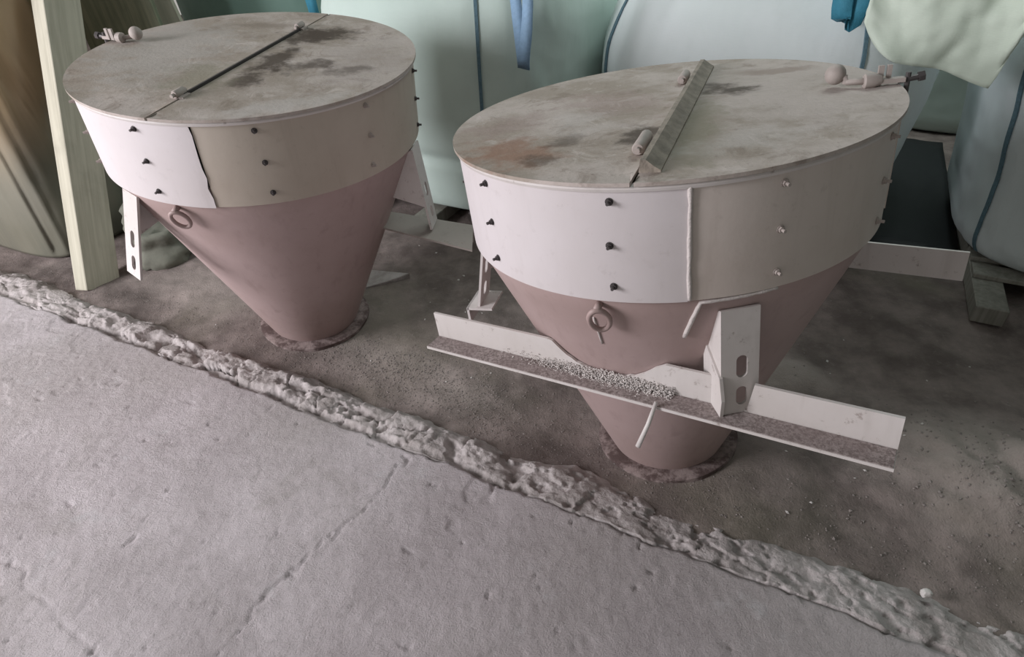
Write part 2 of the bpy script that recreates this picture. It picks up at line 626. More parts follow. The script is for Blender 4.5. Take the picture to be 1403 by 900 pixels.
# broken blocks: irregular cells with their own height and tilt
_r = np.random.RandomState(19)
cs_, cn_ = [], []
for x in np.arange(-4.3, 2.1, 0.15):
    for y in ((-0.455, -0.37) if _r.rand() < 0.6 else (-0.415,)):
        cs_.append(x + _r.uniform(-0.06, 0.06))
        cn_.append(y + _r.uniform(-0.03, 0.03))
cs_, cn_ = np.array(cs_), np.array(cn_)
ch_, ta_, tb_ = _r.uniform(-0.010, 0.008, len(cs_)), _r.uniform(-0.10, 0.10, len(cs_)), _r.uniform(-0.22, 0.04, len(cs_))
Sw = S3 + 0.030 * fbm(S3 * 12, N3 * 12, 4, 91)
Nw = N3 + 0.030 * fbm(S3 * 12, N3 * 12, 4, 95)
f1 = np.full(S3.shape, 9.0)
f2 = np.full(S3.shape, 9.0)
own = np.zeros(S3.shape, int)
for k in range(len(cs_)):
    dd = np.hypot(Sw - cs_[k], (Nw - cn_[k]) * 1.1)
    closer = dd < f1
    f2 = np.where(closer, f1, np.minimum(f2, dd))
    own = np.where(closer, k, own)
    f1 = np.where(closer, dd, f1)
block = ch_[own] + ta_[own] * (S3 - cs_[own]) + tb_[own] * (N3 - cn_[own])
joint = sstep(0.016, 0.0, f2 - f1)
soft = 1 - 0.6 * right
level = SLAB_Z * (0.93 * (1 - right) + right * (1.0 - 0.62 * np.clip(u3, 0, 1)))
top = level + block * soft + (0.0034 - 0.001 * right) * fine + 0.007 * vnoise(S3 * 5, N3 * 2, 70)
top = top - 0.018 * joint * soft * sstep(-0.3, 0.6, vnoise(S3 * 5, N3 * 5, 72))
crev = sstep(0.14, 0.02, np.abs(u3 - 0.04 + 0.05 * vnoise(S3 * 9, S3 * 0, 64))) * (1 - 0.95 * right)
top = top - 0.026 * crev * (0.5 + 0.5 * vnoise(S3 * 4, S3 * 0, 65))
top = top - 0.020 * sstep(0.30, 0.85, fbm(S3 * 9, N3 * 12, 3, 67)) * (1 - 0.45 * right) - 0.010 * sstep(0.35, 0.8, fbm(S3 * 24, N3 * 28, 3, 69))
top = top * (1 - sstep(0.62, 1.0, u3) * 0.95) - 0.02 * sstep(0.9, 1.0, u3)
Z3 = np.where(u3 < -0.02, np.minimum(top, 0.02), top)
rub = np_grid('floor_broken_edge', T.x * S3 + N.x * N3, T.y * S3 + N.y * N3, Z3, MAT['rubble'])
tag(rub, 'crumbling strip of broken concrete along the slab edge', kind='structure')


def rock_mesh(name, rx, ry, rz, seed, sub=3, rough=0.35):
    bm = bmesh.new()
    bmesh.ops.create_icosphere(bm, subdivisions=sub, radius=1)
    for v in bm.verts:
        p = v.co.copy()
        q = [max(-0.72, min(0.72, c)) / 0.72 for c in p]
        p = p * 0.45 + Vector(q) * 0.5
        k = 1 + rough * float(fbm(p.x * 1.3 + seed, p.y * 1.3 + p.z * 1.7, 3, seed)) * 0.6
        k += 0.06 * float(vnoise(p.x * 6 + seed, p.y * 6 + p.z * 5, seed + 3))
        v.co = Vector((p.x * rx, p.y * ry, p.z * rz)) * k
    me = bpy.data.meshes.new(name)
    bm.to_mesh(me)
    bm.free()
    me.materials.append(MAT['rubble'])
    return me


rocks = [rock_mesh('concrete_chunk', 0.06, 0.038, 0.028, i) for i in range(6)]
rs = random.Random(11)
s = -3.4
while s < 1.4:
    L = rs.uniform(0.035, 0.085) * (1.0 if s < 0 else 0.7)
    for row in range(2):
        n = float(edge_n(np.array([s]))[0]) + (0.055 if row == 0 else 0.125) + rs.uniform(-0.015, 0.02)
        if rs.random() < (0.80 if s < -0.1 else 0.9):
            continue
        o = bpy.data.objects.new('concrete_chunk', rs.choice(rocks))
        sc.collection.objects.link(o)
        o.parent = rub
        z = 0.030 if row == 0 else 0.022
        if s > -0.2:
            z -= 0.012
        o.location = sn(s + rs.uniform(-0.03, 0.03), n, z)
        k = L / 0.06 * rs.uniform(0.7, 1.05)
        o.scale = (k, k * rs.uniform(0.8, 1.1), k * rs.uniform(0.6, 0.9))
        o.rotation_euler = (rs.uniform(-0.25, 0.25), rs.uniform(-0.25, 0.25), math.atan2(T.y, T.x) + rs.uniform(-0.5, 0.5))
    s += L * 1.75

# loose crumbs, chips and gravel: nobody could count them
base = [Vector(p) for p in ((1, 0, 0), (-1, 0, 0), (0, 1, 0), (0, -1, 0), (0, 0, 1), (0, 0, -1))]
octf = ((0, 2, 4), (2, 1, 4), (1, 3, 4), (3, 0, 4), (2, 0, 5), (1, 2, 5), (3, 1, 5), (0, 3, 5))


def crumbs(name, spots, mat, label, parent=None):
    V, F = [], []
    for (p, k) in spots:
        i0 = len(V)
        R = Matrix.Rotation(rs.uniform(0, 6.28), 3, 'Z') @ Matrix.Rotation(rs.uniform(-0.6, 0.6), 3, 'X')
        sx, sy, sz = k * rs.uniform(0.7, 1.3), k * rs.uniform(0.6, 1.1), k * rs.uniform(0.35, 0.8)
        for b in base:
            V.append(p + R @ Vector((b.x * sx, b.y * sy, b.z * sz)))
        F += [tuple(i0 + j for j in f) for f in octf]
    o = pyobj(name, V, F, mat, parent)
    return tag(o, label, 'gravel' if parent is None else None, kind='stuff')


def gh(s, n):
    return float(ground_h(np.array([float(s)]), np.array([float(n)]))[0])


sp = []
for i in range(1700):
    s = rs.uniform(-3.4, 1.5)
    n = RUB + abs(rs.gauss(0, 0.13))
    sp.append((sn(s, n, gh(s, n) + 0.001), rs.uniform(0.0012, 0.0042)))
for i in range(1300):
    s, n = rs.gauss(-1.0, 0.28), rs.gauss(-0.10, 0.08)
    sp.append((sn(s, n, gh(s, n) + 0.001), rs.uniform(0.0014, 0.0048)))
for i in range(500):
    s, n = rs.gauss(1.1, 0.3), rs.gauss(0.2, 0.18)
    sp.append((sn(s, n, gh(s, n) + 0.001), rs.uniform(0.002, 0.008)))
for i in range(250):
    s, n = rs.uniform(-2.6, 1.4), rs.uniform(-0.2, 1.2)
    sp.append((sn(s, n, gh(s, n) + 0.001), rs.uniform(0.002, 0.005)))
crumbs('gravel', sp, MAT['gravel'], 'fine grey gravel and cement crumbs scattered on the dirt floor', floor)
sp = []
for i in range(55):
    s, n = rs.uniform(-2.2, 1.3), rs.uniform(-0.28, 0.9)
    sp.append((sn(s, n, gh(s, n) + 0.002), rs.uniform(0.003, 0.008)))
crumbs('pale_chips', sp, MAT['pebble'], 'small whitish chips strewn over the dark dirt', floor)

o = link('pebble', rock_mesh('pebble', 0.014, 0.012, 0.012, 4, 2, 0.15), None)
o.data.materials.clear()
o.data.materials.append(MAT['pebble'])
o.location = sn(0.79, -0.325, 0.045)
tag(o, 'single round whitish pebble resting on the broken concrete strip', 'pebble')

# flat piece of broken concrete on the dirt behind the left hopper
bm = bmesh.new()
pts = [(-1.80, 0.36), (-1.68, 0.44), (-1.56, 0.475), (-1.44, 0.50), (-1.50, 0.40), (-1.58, 0.28), (-1.72, 0.22)]
lo = [bm.verts.new(sn(a, b, -0.02)) for a, b in pts]
hi = [bm.verts.new(sn(a, b, 0.035 + 0.004 * (i % 2))) for i, (a, b) in enumerate(pts)]
bm.faces.new(hi)
bm.faces.new(lo[::-1])
for i in range(len(pts)):
    j = (i + 1) % len(pts)
    bm.faces.new((lo[i], lo[j], hi[j], hi[i]))
bevel(bm, 0.006)
tag(bmobj('concrete_fragment', bm, MAT['rubble']), 'flat pointed fragment of pale concrete on the dirt behind a hopper base', 'concrete piece')

LUMP = m_plain('mossy_old_concrete', (0.20, 0.20, 0.165), 0.95, 0, 0.6, 8, 0.5)
rm = rock_mesh('concrete_lump', 0.14, 0.11, 0.12, 9, 4, 0.4)
rm.materials[0] = LUMP
o = link('concrete_lump', rm, None, None, True)
o.location = sn(-2.80, 0.14, 0.07)
o.rotation_euler = (0, 0, 0.6)
tag(o, 'rough mossy lump of old concrete behind the hanging slotted bracket', 'concrete piece')
rm = rock_mesh('concrete_lump', 0.24, 0.17, 0.15, 21, 4, 0.35)
rm.materials[0] = LUMP
o = link('concrete_lump', rm, None, None, True)
o.location = sn(-2.98, 0.36, 0.10)
o.rotation_euler = (0, 0, 0.1)
tag(o, 'larger dark lump of old concrete beside the leaning timber plank', 'concrete piece')

# back wall of the hall
bm = bmesh.new()
obox(bm, sn(-1, 7.6, 2.0), T, N, (0, 0, 1), 9, 0.1, 2.2)
tag(bmobj('wall_back', bm, MAT['wall']), 'plain grey rendered wall far behind the bags', kind='structure')

bm = bmesh.new()
obox(bm, sn(3.6, 0.8, 2.0), T, N, (0, 0, 1), 0.1, 6.9, 2.2)
tag(bmobj('wall_right', bm, MAT['wall']), 'plain grey rendered wall at the end of the hall', kind='structure')
bm = bmesh.new()
obox(bm, sn(0.1, 0.85, 4.3), T, N, (0, 0, 1), 3.6, 6.85, 0.1)
tag(bmobj('ceiling', bm, MAT['wall']), 'grey roof of the hall', kind='structure')

# ------------------------------------------------------------------ hoppers
ZB, ZT, RB, RC = 0.874, 1.128, 0.5363, 0.1844


def rcone(z):
    return RC + (RB - RC) * z / ZB


def pol(r, deg, z):
    a = math.radians(deg)
    return Vector((r * math.cos(a), r * math.sin(a), z))


def curved_panel(name, a0, a1, r, th, z0, z1, mat, parent, end_flat=0.0, jag=0.0):
    """curved sheet between two angles (degrees, a0 < a1)"""
    n = max(8, int(abs(a1 - a0) / 2.5))
    V, F = [], []
    for i in range(n + 1):
        a = a0 + (a1 - a0) * i / n
        off = 0.0
        if end_flat:                      # the overlapping sheet end stands proud
            off = end_flat * sstep(a1 - 16, a1, a)
        aj = a
        zz = np.linspace(z0, z1, 9)
        for z in zz:
            if i == n and jag:
                aj = a + jag * float(vnoise(z * 55, 3.3, 5))
            rr = r + off
            V.append(pol(rr + th, aj, z))
        for z in zz:
            V.append(pol(rr - 0.001, aj, z))
    m = 18
    for i in range(n):
        for k in range(8):
            F.append((i * m + k, (i + 1) * m + k, (i + 1) * m + k + 1, i * m + k + 1))
            F.append((i * m + 9 + k + 1, (i + 1) * m + 9 + k + 1, (i + 1) * m + 9 + k, i * m + 9 + k))
        F.append((i * m + 8, (i + 1) * m + 8, (i + 1) * m + 17, i * m + 17))
        F.append((i * m + 9, (i + 1) * m + 9, (i + 1) * m, i * m))
    for i in (0, n):
        for k in range(8):
            f = (i * m + k, i * m + k + 1, i * m + 9 + k + 1, i * m + 9 + k)
            F.append(f if i == 0 else f[::-1])
    o = pyobj(name, V, F, mat, parent)
    sharp(o, 30)
    return o


def half_disc(name, R, ang, off, side, z0, z1, mat, parent, gap=0.004):
    """half of the lid on one side of the hinge line (direction ang, offset off)"""
    d = Vector((math.cos(ang), math.sin(ang), 0))
    nn = Vector((-d.y, d.x, 0)) * side
    c0 = off * side + gap
    tmax = math.acos(max(-1, min(1, c0 / R)))
    pts = [nn * (R * math.cos(t)) + d * (R * math.sin(t)) for t in np.linspace(-tmax, tmax, 80)]
    bm = bmesh.new()
    # rings towards the chord midpoint so the plate can sag a little
    K = 7
    mid = nn * c0
    rows = []
    for k in range(K):
        f = k / (K - 1) * 0.93
        rows.append([bm.verts.new((p + (Vector((mid.x, mid.y, 0)) + d * p.dot(d) * 0.9 - p) * f)
                                  + Vector((0, 0, z1 + 0.0035 * float(fbm(p.x * (1 - f) * 4 + 3, p.y * (1 - f) * 4 + side, 2, 80)) * min(1, f * 4)))) for p in pts])
    for a, b in zip(rows, rows[1:]):
        for i in range(len(pts) - 1):
            bm.faces.new((a[i], a[i + 1], b[i + 1], b[i]))
    lastc = rows[-1]
    # chord strip
    ch = [bm.verts.new(nn * c0 + d * p.dot(d) * 1.0 + Vector((0, 0, z1))) for p in pts]
    for i in range(len(pts) - 1):
        bm.faces.new((lastc[i], lastc[i + 1], ch[i + 1], ch[i]))
    low = [bm.verts.new(p + Vector((0, 0, z0))) for p in pts]
    lch = [bm.verts.new(nn * c0 + d * p.dot(d) + Vector((0, 0, z0))) for p in pts]
    for i in range(len(pts) - 1):
        bm.faces.new((rows[0][i + 1], rows[0][i], low[i], low[i + 1]))
        bm.faces.new((ch[i], ch[i + 1], lch[i + 1], lch[i]))
        bm.faces.new((low[i], lch[i], lch[i + 1], low[i + 1]))
    bmesh.ops.remove_doubles(bm, verts=bm.verts, dist=0.0004)
    o = bmobj(name, bm, mat, parent)
    sharp(o, 30)
    return o


def bolt_mesh(name, mat):
    """hexagon head, washer and projecting thread along +X"""
    bm = bmesh.new()
    for (x0, x1, r, sg) in ((0.0, 0.002, 0.0085, 12), (0.002, 0.007, 0.0066, 6), (0.007, 0.016, 0.0036, 8)):
        a = [bm.verts.new((x0, r * math.cos(2 * math.pi * k / sg), r * math.sin(2 * math.pi * k / sg))) for k in range(sg)]
        b = [bm.verts.new((x1, r * math.cos(2 * math.pi * k / sg), r * math.sin(2 * math.pi * k / sg))) for k in range(sg)]
        for k in range(sg):
            bm.faces.new((a[k], a[(k + 1) % sg], b[(k + 1) % sg], b[k]))
        bm.faces.new(b)
    me = bpy.data.meshes.new(name)
    bm.to_mesh(me)
    bm.free()
    me.materials.append(mat)
    return me


BOLT_D = bolt_mesh('bolt', MAT['steel_dark'])
BOLT_P = bolt_mesh('bolt', MAT['steel_pale'])


def slotted_plate(bm, P0, ex, ez, ey, W, Hh, th, slots):
    """plate with rounded-slot holes; P0 lower-left corner, ex across, ez up, ey thickness. slots: (cx, cz, w, h)"""
    # outline split in rows by slot extents
    zs = [0.0]
    for (cx, cz, w, h) in sorted(slots, key=lambda q: q[1]):
        zs += [cz - h / 2, cz + h / 2]
    zs.append(Hh)
    P = lambda x, z, y: P0 + ex * x + ez * z + ey * y

    def prism(poly):
        a = [bm.verts.new(P(x, z, 0)) for x, z in poly]
        b = [bm.verts.new(P(x, z, th)) for x, z in poly]
        bm.faces.new(b)
        bm.faces.new(a[::-1])
        for i in range(len(poly)):
            j = (i + 1) % len(poly)
            bm.faces.new((a[i], a[j], b[j], b[i]))

    for i in range(len(zs) - 1):
        z0, z1 = zs[i], zs[i + 1]
        sl = [q for q in slots if abs((q[1] - q[3] / 2) - z0) < 1e-6]
        if not sl:
            prism([(0, z0), (W, z0), (W, z1), (0, z1)])
            continue
        cx, cz, w, h = sl[0]
        r = w / 2
        arc = [(cx, z0)] + [(cx - r * math.sin(t), z0 + r - r * math.cos(t)) for t in np.linspace(0.3, math.pi / 2, 5)]
        arc += [(cx - r * math.cos(t), z1 - r + r * math.sin(t)) for t in np.linspace(0, math.pi / 2 - 0.3, 5)] + [(cx, z1)]
        prism([(0, z0)] + arc + [(0, z1)])
        prism([(2 * cx - x, z) for x, z in arc][::-1] + [(W, z0), (W, z1)][:0] + []) if False else None
        arr = [(2 * cx - x, z) for x, z in arc]
        prism([(W, z1)] + arr[::-1] + [(W, z0)])


def bracket(parent, phi, z_top, z_bot, r_top, r_bot, W=0.10, lip=True, foot=False):
    root = bpy.data.objects.new('bracket', None)
    root.empty_display_size = 0.05
    sc.collection.objects.link(root)
    root.parent = parent
    er = pol(1, phi, 0)
    et = Vector((-er.y, er.x, 0))
    k = Vector((0, 0, 1))
    top = er * r_top + k * z_top
    bot = er * r_bot + k * z_bot
    ez = (top - bot)
    Hh = ez.length
    ez.normalize()
    ey = et.cross(ez).normalized()
    if ey.dot(er) < 0:
        ey = -ey
    bm = bmesh.new()
    slotted_plate(bm, bot - et * W / 2, et, ez, ey, W, Hh, 0.008,
                  [(W * 0.55, Hh * 0.17, 0.026, 0.05), (W * 0.55, Hh * 0.46, 0.026, 0.058)])
    bmobj('slotted_plate', bm, MAT['steel_paint'], root)
    # radial web back to the cone on the -et side
    bm = bmesh.new()
    q = -et * (W / 2)
    th = et * 0.008
    zi = z_top - 0.01
    inner = [(rcone(z) * 1.0 - 0.004, z) for z in np.linspace(z_bot + 0.13, zi, 4)]
    poly = [bot + q + ez * 0.10] + [er * r + q + k * z for r, z in inner] + [top + q]
    a = [bm.verts.new(p) for p in poly]
    b = [bm.verts.new(p + th) for p in poly]
    bm.faces.new(a)
    bm.faces.new(b[::-1])
    for i in range(len(poly)):
        j = (i + 1) % len(poly)
        bm.faces.new((a[i], b[i], b[j], a[j]))
    bmobj('web_plate', bm, MAT['steel_paint'], root)
    if lip:
        bm = bmesh.new()
        g0 = q * 1.12
        poly = [bot + g0 + er * 0.012 - k * 0.012, bot + g0 + er * 0.024 + ez * 0.05, bot + g0 + er * 0.012 + ez * 0.105,
                bot + g0 - er * 0.085 + ez * 0.155, bot + g0 - er * 0.085 + ez * 0.06, bot + g0 - er * 0.045]
        a = [bm.verts.new(p) for p in poly]
        b = [bm.verts.new(p + th) for p in poly]
        bm.faces.new(a)
        bm.faces.new(b[::-1])
        for i in range(len(poly)):
            j = (i + 1) % len(poly)
            bm.faces.new((a[i], b[i], b[j], a[j]))
        bmobj('gusset', bm, MAT['steel_paint'], root)
    if foot:
        bm = bmesh.new()
        obox(bm, bot + er * 0.0 - k * 0.004, er, et, k, 0.045, 0.06, 0.004)
        obox(bm, bot + er * 0.042 - k * 0.028, er, et, k, 0.004, 0.06, 0.028)
        bmobj('foot', bm, MAT['steel_paint'], root)
    return root


def angle_iron(parent, ang, d, z0, z1, s0, s1, leg, cut=None):
    """steel angle along direction ang at distance d from the axis; vertical leg is cut to fit the cone;
    horizontal leg points outwards"""
    t = Vector((math.cos(ang), math.sin(ang), 0))
    n = Vector((-t.y, t.x, 0)) * (1 if d > 0 else -1)       # outwards
    D = abs(d)
    root = bpy.data.objects.new('angle_iron', None)
    root.empty_display_size = 0.05
    sc.collection.objects.link(root)
    root.parent = parent
    th = 0.008
    xs = np.linspace(s0, s1, 90)
    V, F = [], []
    for x in xs:
        rr = math.sqrt(D * D + x * x)
        zc = ZB * (rr - RC) / (RB - RC) - 0.004
        zt = max(z0 + 0.006, min(z1, zc + 0.004 * float(vnoise(x * 60, 2.0, 3))))
        if cut and cut[0] < x < cut[1]:
            zt = z0 + 0.006
        for (y, z) in ((0, z0), (th, z0), (th, zt), (0, zt)):
            V.append(t * x + n * (D + y) + Vector((0, 0, z)))
    for i in range(len(xs) - 1):
        a, b = i * 4, i * 4 + 4
        for j in range(4):
            F.append((a + j, a + (j + 1) % 4, b + (j + 1) % 4, b + j))
    F.append((3, 2, 1, 0))
    e = (len(xs) - 1) * 4
    F.append((e, e + 1, e + 2, e + 3))
    vo = pyobj('vertical_leg', V, F, MAT['steel_paint'], root)
    bm = bmesh.new()
    obox(bm, t * ((s0 + s1) / 2) + n * (D + leg / 2) + Vector((0, 0, z0 - th / 2)), t, n, (0, 0, 1), (s1 - s0) / 2, leg / 2, th / 2)
    ho = bmobj('horizontal_leg', bm, MAT['steel_paint'], root)
    bm = bmesh.new()
    obox(bm, t * ((s0 + s1) / 2) + n * (D + leg / 2 + th / 2) + Vector((0, 0, z0 + 0.0008)), t, n, (0, 0, 1), (s1 - s0) / 2 - 0.002, leg / 2 - 0.006, 0.0008)
    do = bmobj('dust_layer', bm, MAT['dusty'], ho)
    tag(do, 'grey cement dust settled on the ledge')
    return root


def make_hopper(key, bolts_off, seam, eye, hinge_ang, hinge_off, lid_mat, dark_cols):
    root = empty('hopper', hop_matrix(key))
    # cone and flange
    zz = np.linspace(0.014, ZB, 14)
    lathe('cone', [(rcone(z), z) for z in zz] + [(RB, ZB + 0.06)], MAT['cone'], root, 128)
    lathe('base_flange', [(0.17, 0.0), (0.239, 0.0), (0.239, 0.014), (0.225, 0.018), (0.1840, 0.020), (0.17, 0.016)], MAT['flange'], root, 72, jit=0.003)
    # band of two sheets
    jag = 0.4 if key == 'L' else 0.0
    curved_panel('band_sheet', seam - 180, seam, RB, 0.005, ZB - 0.004, ZT, MAT['band_light'], root,
                 0.0025 if key == 'L' else 0.0, jag)
    curved_panel('band_sheet', seam + 0.3, seam + 180, RB, 0.004, ZB - 0.002, ZT, MAT['band_shade_tan' if key == 'L' else 'band_shade_warm'], root)
    if key == 'R':
        bm = bmesh.new()
        zs = np.linspace(ZB, ZT, 26)
        tube_bm(bm, [pol(RB + (0.006 if key == 'R' else 0.004), seam + 0.35 + 0.12 * float(vnoise(z * 40, 1, 2)), z) for z in zs],
                [0.0048 + 0.0012 * float(vnoise(z * 90, 4, 1)) for z in zs], 8)
        bmobj('weld_bead', bm, MAT['weld'], root, True)
    # rim ring under the lid
    lathe('rim_ring', [(RB - 0.01, ZT - 0.006), (RB + 0.010, ZT - 0.006), (RB + 0.012, ZT), (RB + 0.010, ZT + 0.004), (RB - 0.012, ZT + 0.004)], MAT['steel_paint'], root, 128)
    # lid halves
    half_disc('lid_half', 0.552, hinge_ang, hinge_off, 1, ZT + 0.0065, ZT + 0.0145, lid_mat, root)
    half_disc('lid_half', 0.552, hinge_ang, hinge_off, -1, ZT + 0.0065, ZT + 0.0145, lid_mat, root)
    # bolts
    for c in range(10):
        ph = bolts_off + 36 * c
        w = (ph + 180) % 360 - 180
        for z in (1.101, 1.005, 0.909):
            o = bpy.data.objects.new('bolt', BOLT_D if any(abs(w - q) < 8 for q in dark_cols) else BOLT_P)
            sc.collection.objects.link(o)
            o.parent = root
            o.location = pol(RB + 0.0045, ph + rs.uniform(-0.5, 0.5), z)
            o.rotation_euler = (rs.uniform(0, 1), 0, math.radians(ph))
    # lifting eye below the band
    bm = bmesh.new()
    er = pol(1, eye, 0)
    et = Vector((-er.y, er.x, 0))
    slope = Vector((er.x * (RB - RC), er.y * (RB - RC), ZB)).normalized()
    c = er * (rcone(0.822) + 0.022) + Vector((0, 0, 0.815))
    ring = []
    ax_u, ax_v = et * 0.75 - er * 0.35, slope
    for k in range(29):
        a = 2 * math.pi * k / 28
        ring.append(c + ax_u * 0.027 * math.cos(a) + ax_v * 0.036 * math.sin(a))
    tube_bm(bm, ring, 0.0068, 8, False)
    tube_bm(bm, [c + ax_v * 0.036, er * (rcone(0.855) + 0.001) + Vector((0, 0, 0.855))], 0.009, 8)
    bmobj('lifting_eye', bm, MAT['cone'], root, True)
    return root, er, et, slope


DK = (0.075, 0.057, 0.045)
RUST = (0.27, 0.165, 0.12)
PALE = (0.47, 0.43, 0.41)
OLIVE = (0.25, 0.225, 0.17)
lidR = m_lid('lid_weathered_rusty', [
    (0.30, 0.0, 0.32, 0.50, 0.2, 0.75, (0.47, 0.41, 0.385)), (-0.40, -0.21, 0.16, 0.11, -0.9, 0.9, RUST), (-0.34, -0.30, 0.07, 0.04, -0.7, 0.6, DK),
    (-0.08, -0.22, 0.09, 0.07, 0.6, 0.9, DK), (-0.27, -0.18, 0.06, 0.05, 0.3, 0.6, DK), (0.185, 0.09, 0.07, 0.10, 0.6, 0.9, DK),
    (-0.39, 0.06, 0.16, 0.12, 0.8, 0.5, (0.28, 0.21, 0.19)), (-0.12, 0.12, 0.14, 0.20, 0.4, 0.5, (0.30, 0.22, 0.20)), (0.02, -0.25, 0.07, 0.30, -0.35, 0.8, OLIVE),
    (0.09, -0.36, 0.16, 0.08, 0.2, 0.5, PALE), (0.35, 0.22, 0.12, 0.05, -0.5, 0.6, (0.24, 0.18, 0.15)), (-0.22, 0.0, 0.10, 0.14, 0.2, 0.5, PALE)])
lidL = m_lid('lid_weathered_sooty', [
    (-0.30, 0.05, 0.27, 0.42, 0.0, 0.8, (0.38, 0.345, 0.32)), (0.40, -0.05, 0.16, 0.30, 0.2, 0.6, (0.41, 0.355, 0.335)),
    (0.20, 0.25, 0.16, 0.10, 0.3, 0.95, DK), (0.13, 0.22, 0.10, 0.12, 0.3, 0.8, DK), (0.10, -0.02, 0.06, 0.16, -0.25, 0.9, DK), (0.06, -0.22, 0.06, 0.12, -0.3, 0.9, DK),
    (0.20, -0.10, 0.12, 0.06, 0.6, 0.8, DK), (0.35, -0.14, 0.09, 0.05, 0.4, 0.6, DK), (-0.09, -0.22, 0.12, 0.16, 0.2, 0.7, OLIVE), (-0.06, 0.36, 0.16, 0.05, 0.0, 0.55, (0.20, 0.16, 0.13)),
    (0.22, -0.44, 0.20, 0.06, 0.5, 0.7, PALE)])


def hinge_barrel(root, hang, hoff, along, across, L, r, z):
    d = Vector((math.cos(hang), math.sin(hang), 0))
    nn = Vector((-d.y, d.x, 0))
    c = d * along + nn * (hoff + across) + Vector((0, 0, z))
    bm = bmesh.new()
    tube_bm(bm, [c - d * L / 2, c - d * (L / 2 - 0.004), c, c + d * (L / 2 - 0.004), c + d * L / 2], [r * 0.8, r, r * 0.97, r, r * 0.8], 12)
    tube_bm(bm, [c - d * (L / 2 + 0.012), c + d * (L / 2 + 0.008)], r * 0.45, 8)
    obox(bm, c - nn * r * 0.9 - Vector((0, 0, r * 0.7)), d, nn, (0, 0, 1), L * 0.42, r * 1.1, 0.003)
    o = bmobj('hinge_barrel', bm, MAT['steel_pale'], root)
    sharp(o, 40)
    return o


def latch(root, phi, r_ball, r_end, ball_r, zl, bend=0.0):
    """toggle latch: counterweight ball on a bent rod, clamp tube, wing and rim bolt"""
    er = pol(1, phi, 0)
    et = Vector((-er.y, er.x, 0))
    k = Vector((0, 0, 1))
    la = bpy.data.objects.new('latch', None)
    la.empty_display_size = 0.05
    sc.collection.objects.link(la)
    la.parent = root
    b = er * r_ball + k * (zl + ball_r * 1.25) + et * bend
    bm = bmesh.new()
    bmesh.ops.create_uvsphere(bm, u_segments=20, v_segments=14, radius=ball_r, matrix=Matrix.Translation(b))
    bmobj('counterweight_ball', bm, MAT['steel_pale'], la, True)
    bm = bmesh.new()
    e1 = er * (r_ball + 0.02) + k * (zl + 0.012) + et * (bend - 0.012)
    e2 = er * (r_ball + (r_end - r_ball) * 0.45) + k * (zl + 0.014)
    tube_bm(bm, [b - k * ball_r * 0.3 + er * 0.008 - et * 0.01, e1 + k * 0.012, e1, e1 + (e2 - e1) * 0.12, e2], 0.0075, 10)
    bmobj('rod', bm, MAT['steel_pale'], la, True)
    bm = bmesh.new()
    e3 = er * (r_ball + (r_end - r_ball) * 0.68) + k * (zl + 0.014)
    tube_bm(bm, [e2 - er * 0.006, e2 - er * 0.003, e2 + er * 0.014, e3], [0.014, 0.017, 0.017, 0.012], 14)
    o = bmobj('clamp_tube', bm, MAT['steel_pale'], la)
    sharp(o, 40)
    bm = bmesh.new()
    m = e3 + er * 0.02
    obox(bm, m - k * 0.003, er, et, k, 0.03, 0.010, 0.005)
    obox(bm, e3 + k * 0.012 + et * 0.012, er, et, k, 0.006, 0.004, 0.018)
    obox(bm, e3 + k * 0.012 + et * 0.012 + er * 0.018, er, et, k, 0.005, 0.004, 0.018)
    bmobj('wing_bracket', bm, MAT['steel_pale'], la)
    bm = bmesh.new()
    q = er * (r_end + 0.012) + k * (zl + 0.004)
    tube_bm(bm, [q - k * 0.045, q + k * 0.022], 0.006, 8)
    tube_bm(bm, [q - er * 0.02 + k * 0.004, q + er * 0.030 + k * 0.010], 0.007, 8)
    tube_bm(bm, [q + er * 0.022 + k * 0.009, q + er * 0.034 + k * 0.011], 0.012, 6)
    bmobj('rim_bolt', bm, MAT['steel_dark'], la)
    return la


# --- right hopper ---------------------------------------------------------
HR, HO = math.radians(67.4), -0.039
hopR, erR, etR, slR = make_hopper('R', -114, -97.5, -118, HR, HO, lidR, (-150, -114, 174))
tag(hopR, 'dusty pink steel hopper ringed by angle irons, long stiffener bar across its lid', 'hopper', 'conical hoppers on the dirt floor')
zl = ZT + 0.0145
# stiffener: angle bar right of the hinge line
d = Vector((math.cos(HR), math.sin(HR), 0))
nn = Vector((-d.y, d.x, 0))
bm = bmesh.new()
def ridge(x):
    b = d * x
    return [b + nn * (HO - 0.002) + Vector((0, 0, zl)), b + nn * (HO - 0.046) + Vector((0, 0, zl)), b + nn * (HO - 0.046) + Vector((0, 0, zl + 0.005)),
            b + nn * (HO - 0.034) + Vector((0, 0, zl + 0.012)), b + nn * (HO - 0.017) + Vector((0, 0, zl + 0.026)), b + nn * (HO - 0.006) + Vector((0, 0, zl + 0.026))]


